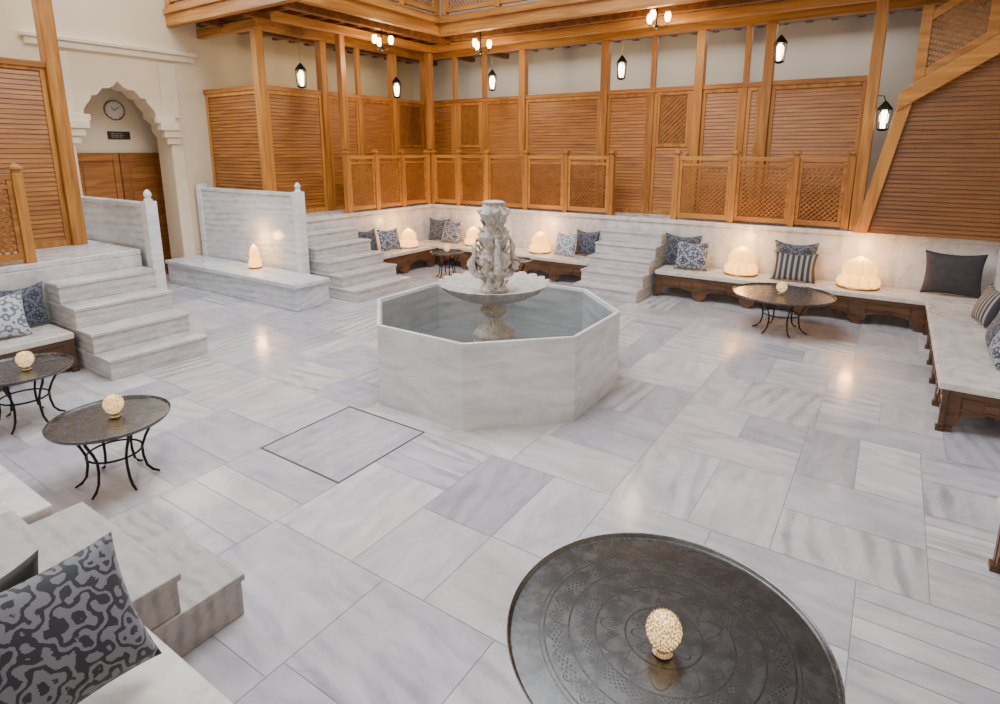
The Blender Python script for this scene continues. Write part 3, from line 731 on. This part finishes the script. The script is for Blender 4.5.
# ---------------------------------------------------------------- right wooden staircase
e=empty('wooden_staircase',(0,9.95,0),(0,0,0),'honey wood staircase with louvered side and lattice handrail','staircase')
sl=.66
def top(x):return 3.0+sl*(x+.05)
m=M();z=PH+.03;p=.06
while z<4.3:
    xa=-.28+(z-PH)/(3.0-PH)*.28 if z<3.0 else (z-3.0)/sl-.05
    m.hexa([(xa,.0,z),(2.2,.0,z),(2.2,.01,z),(xa,.01,z)],[(xa,.018,z+p*.96),(2.2,.018,z+p*.96),(2.2,.028,z+p*.96),(xa,.028,z+p*.96)]);z+=p
ob(m,'louvered_side',wood_r,e)
m=M().hexa([(-.42,-.05,PH+.02),(-.26,-.05,PH+.02),(-.26,.09,PH+.02),(-.42,.09,PH+.02)],[(-.08,-.05,3.1),(.08,-.05,3.1),(.08,.09,3.1),(-.08,.09,3.1)])
ob(m,'raking_strut',wood_v,e,bev=.008)
m=M().hexa([(-.1,-.08,top(-.1)-.05),(2.2,-.08,top(2.2)-.05),(2.2,.12,top(2.2)-.05),(-.1,.12,top(-.1)-.05)],[(-.1,-.08,top(-.1)+.2),(2.2,-.08,top(2.2)+.2),(2.2,.12,top(2.2)+.2),(-.1,.12,top(-.1)+.2)])
ob(m,'stringer',wood_h,e,bev=.008)
m=lattice(M(),2.05,.62,.15,top(.15)+.3,.05,.024,0,sl);ob(m,'lattice_panel',wood_l,e)
m=M()
for a,b in((.2,.32),(.92,1.04)):
    m.hexa([(.1,-.04,top(.1)+a),(2.2,-.04,top(2.2)+a),(2.2,.06,top(2.2)+a),(.1,.06,top(.1)+a)],[(.1,-.04,top(.1)+b),(2.2,-.04,top(2.2)+b),(2.2,.06,top(2.2)+b),(.1,.06,top(.1)+b)])
for x in(.1,.8,1.5):m.box(x-.06,x+.06,-.05,.07,top(x),top(x)+1.15)
ob(m,'handrail',wood_h,e,bev=.006)
balustrade((-7.54,6.1,4.87),(0,0,PI/2),[0,1.03,2.06,3.04],1.0)
balustrade((-7.5,9.24,4.87),(0,0,0),[.1,1.3,2.5,3.7,4.9,6.1,7.3],1.0)
balustrade((-10.9,5.96,4.87),(0,0,0),[0,1.1,2.2,3.28],1.0)
# ---------------------------------------------------------------- lights
def area(loc,rot,sx,sy,e,c):
    ld=bpy.data.lights.new('area_light','AREA');ld.shape='RECTANGLE';ld.size=sx;ld.size_y=sy;ld.energy=e;ld.color=c
    o=bpy.data.objects.new('area_light',ld);COL.objects.link(o);o.location=loc;o.rotation_euler=rot;return o
area((-3.9,4.6,7.7),(0,0,0),4.0,4.8,700,(.93,.96,1))
area((-3.5,-1.2,5.5),(math.radians(62),0,0),8,2.5,70,(1,.97,.93))  # unseen fill from the camera side, added with no window behind it
area((-10.7,3.2,6.3),(0,math.radians(-58),0),1.4,4.5,400,(.86,.92,1))
area((-10.2,5.0,3.9),(0,math.radians(-35),0),.5,1.2,20,(1,.9,.75))
area((-10.1,9.0,4.4),(0,0,0),1.2,4,20,(1,.82,.58))
area((-4.5,11.5,4.4),(0,0,0),9,1.0,50,(1,.92,.82))
w=bpy.data.worlds.new('World');sc.world=w;w.use_nodes=True
w.node_tree.nodes['Background'].inputs[0].default_value=(.85,.92,1,1);w.node_tree.nodes['Background'].inputs[1].default_value=.6
# ---------------------------------------------------------------- camera
cam=bpy.data.cameras.new('Camera');co=bpy.data.objects.new('Camera',cam);COL.objects.link(co)
cam.sensor_width=36;cam.lens=586*36/1000;cam.shift_y=-.076;cam.clip_start=.05
co.location=(0,0,2.4);co.rotation_euler=(math.radians(90)-math.atan(126/586),0,math.radians(33.7))
sc.camera=co
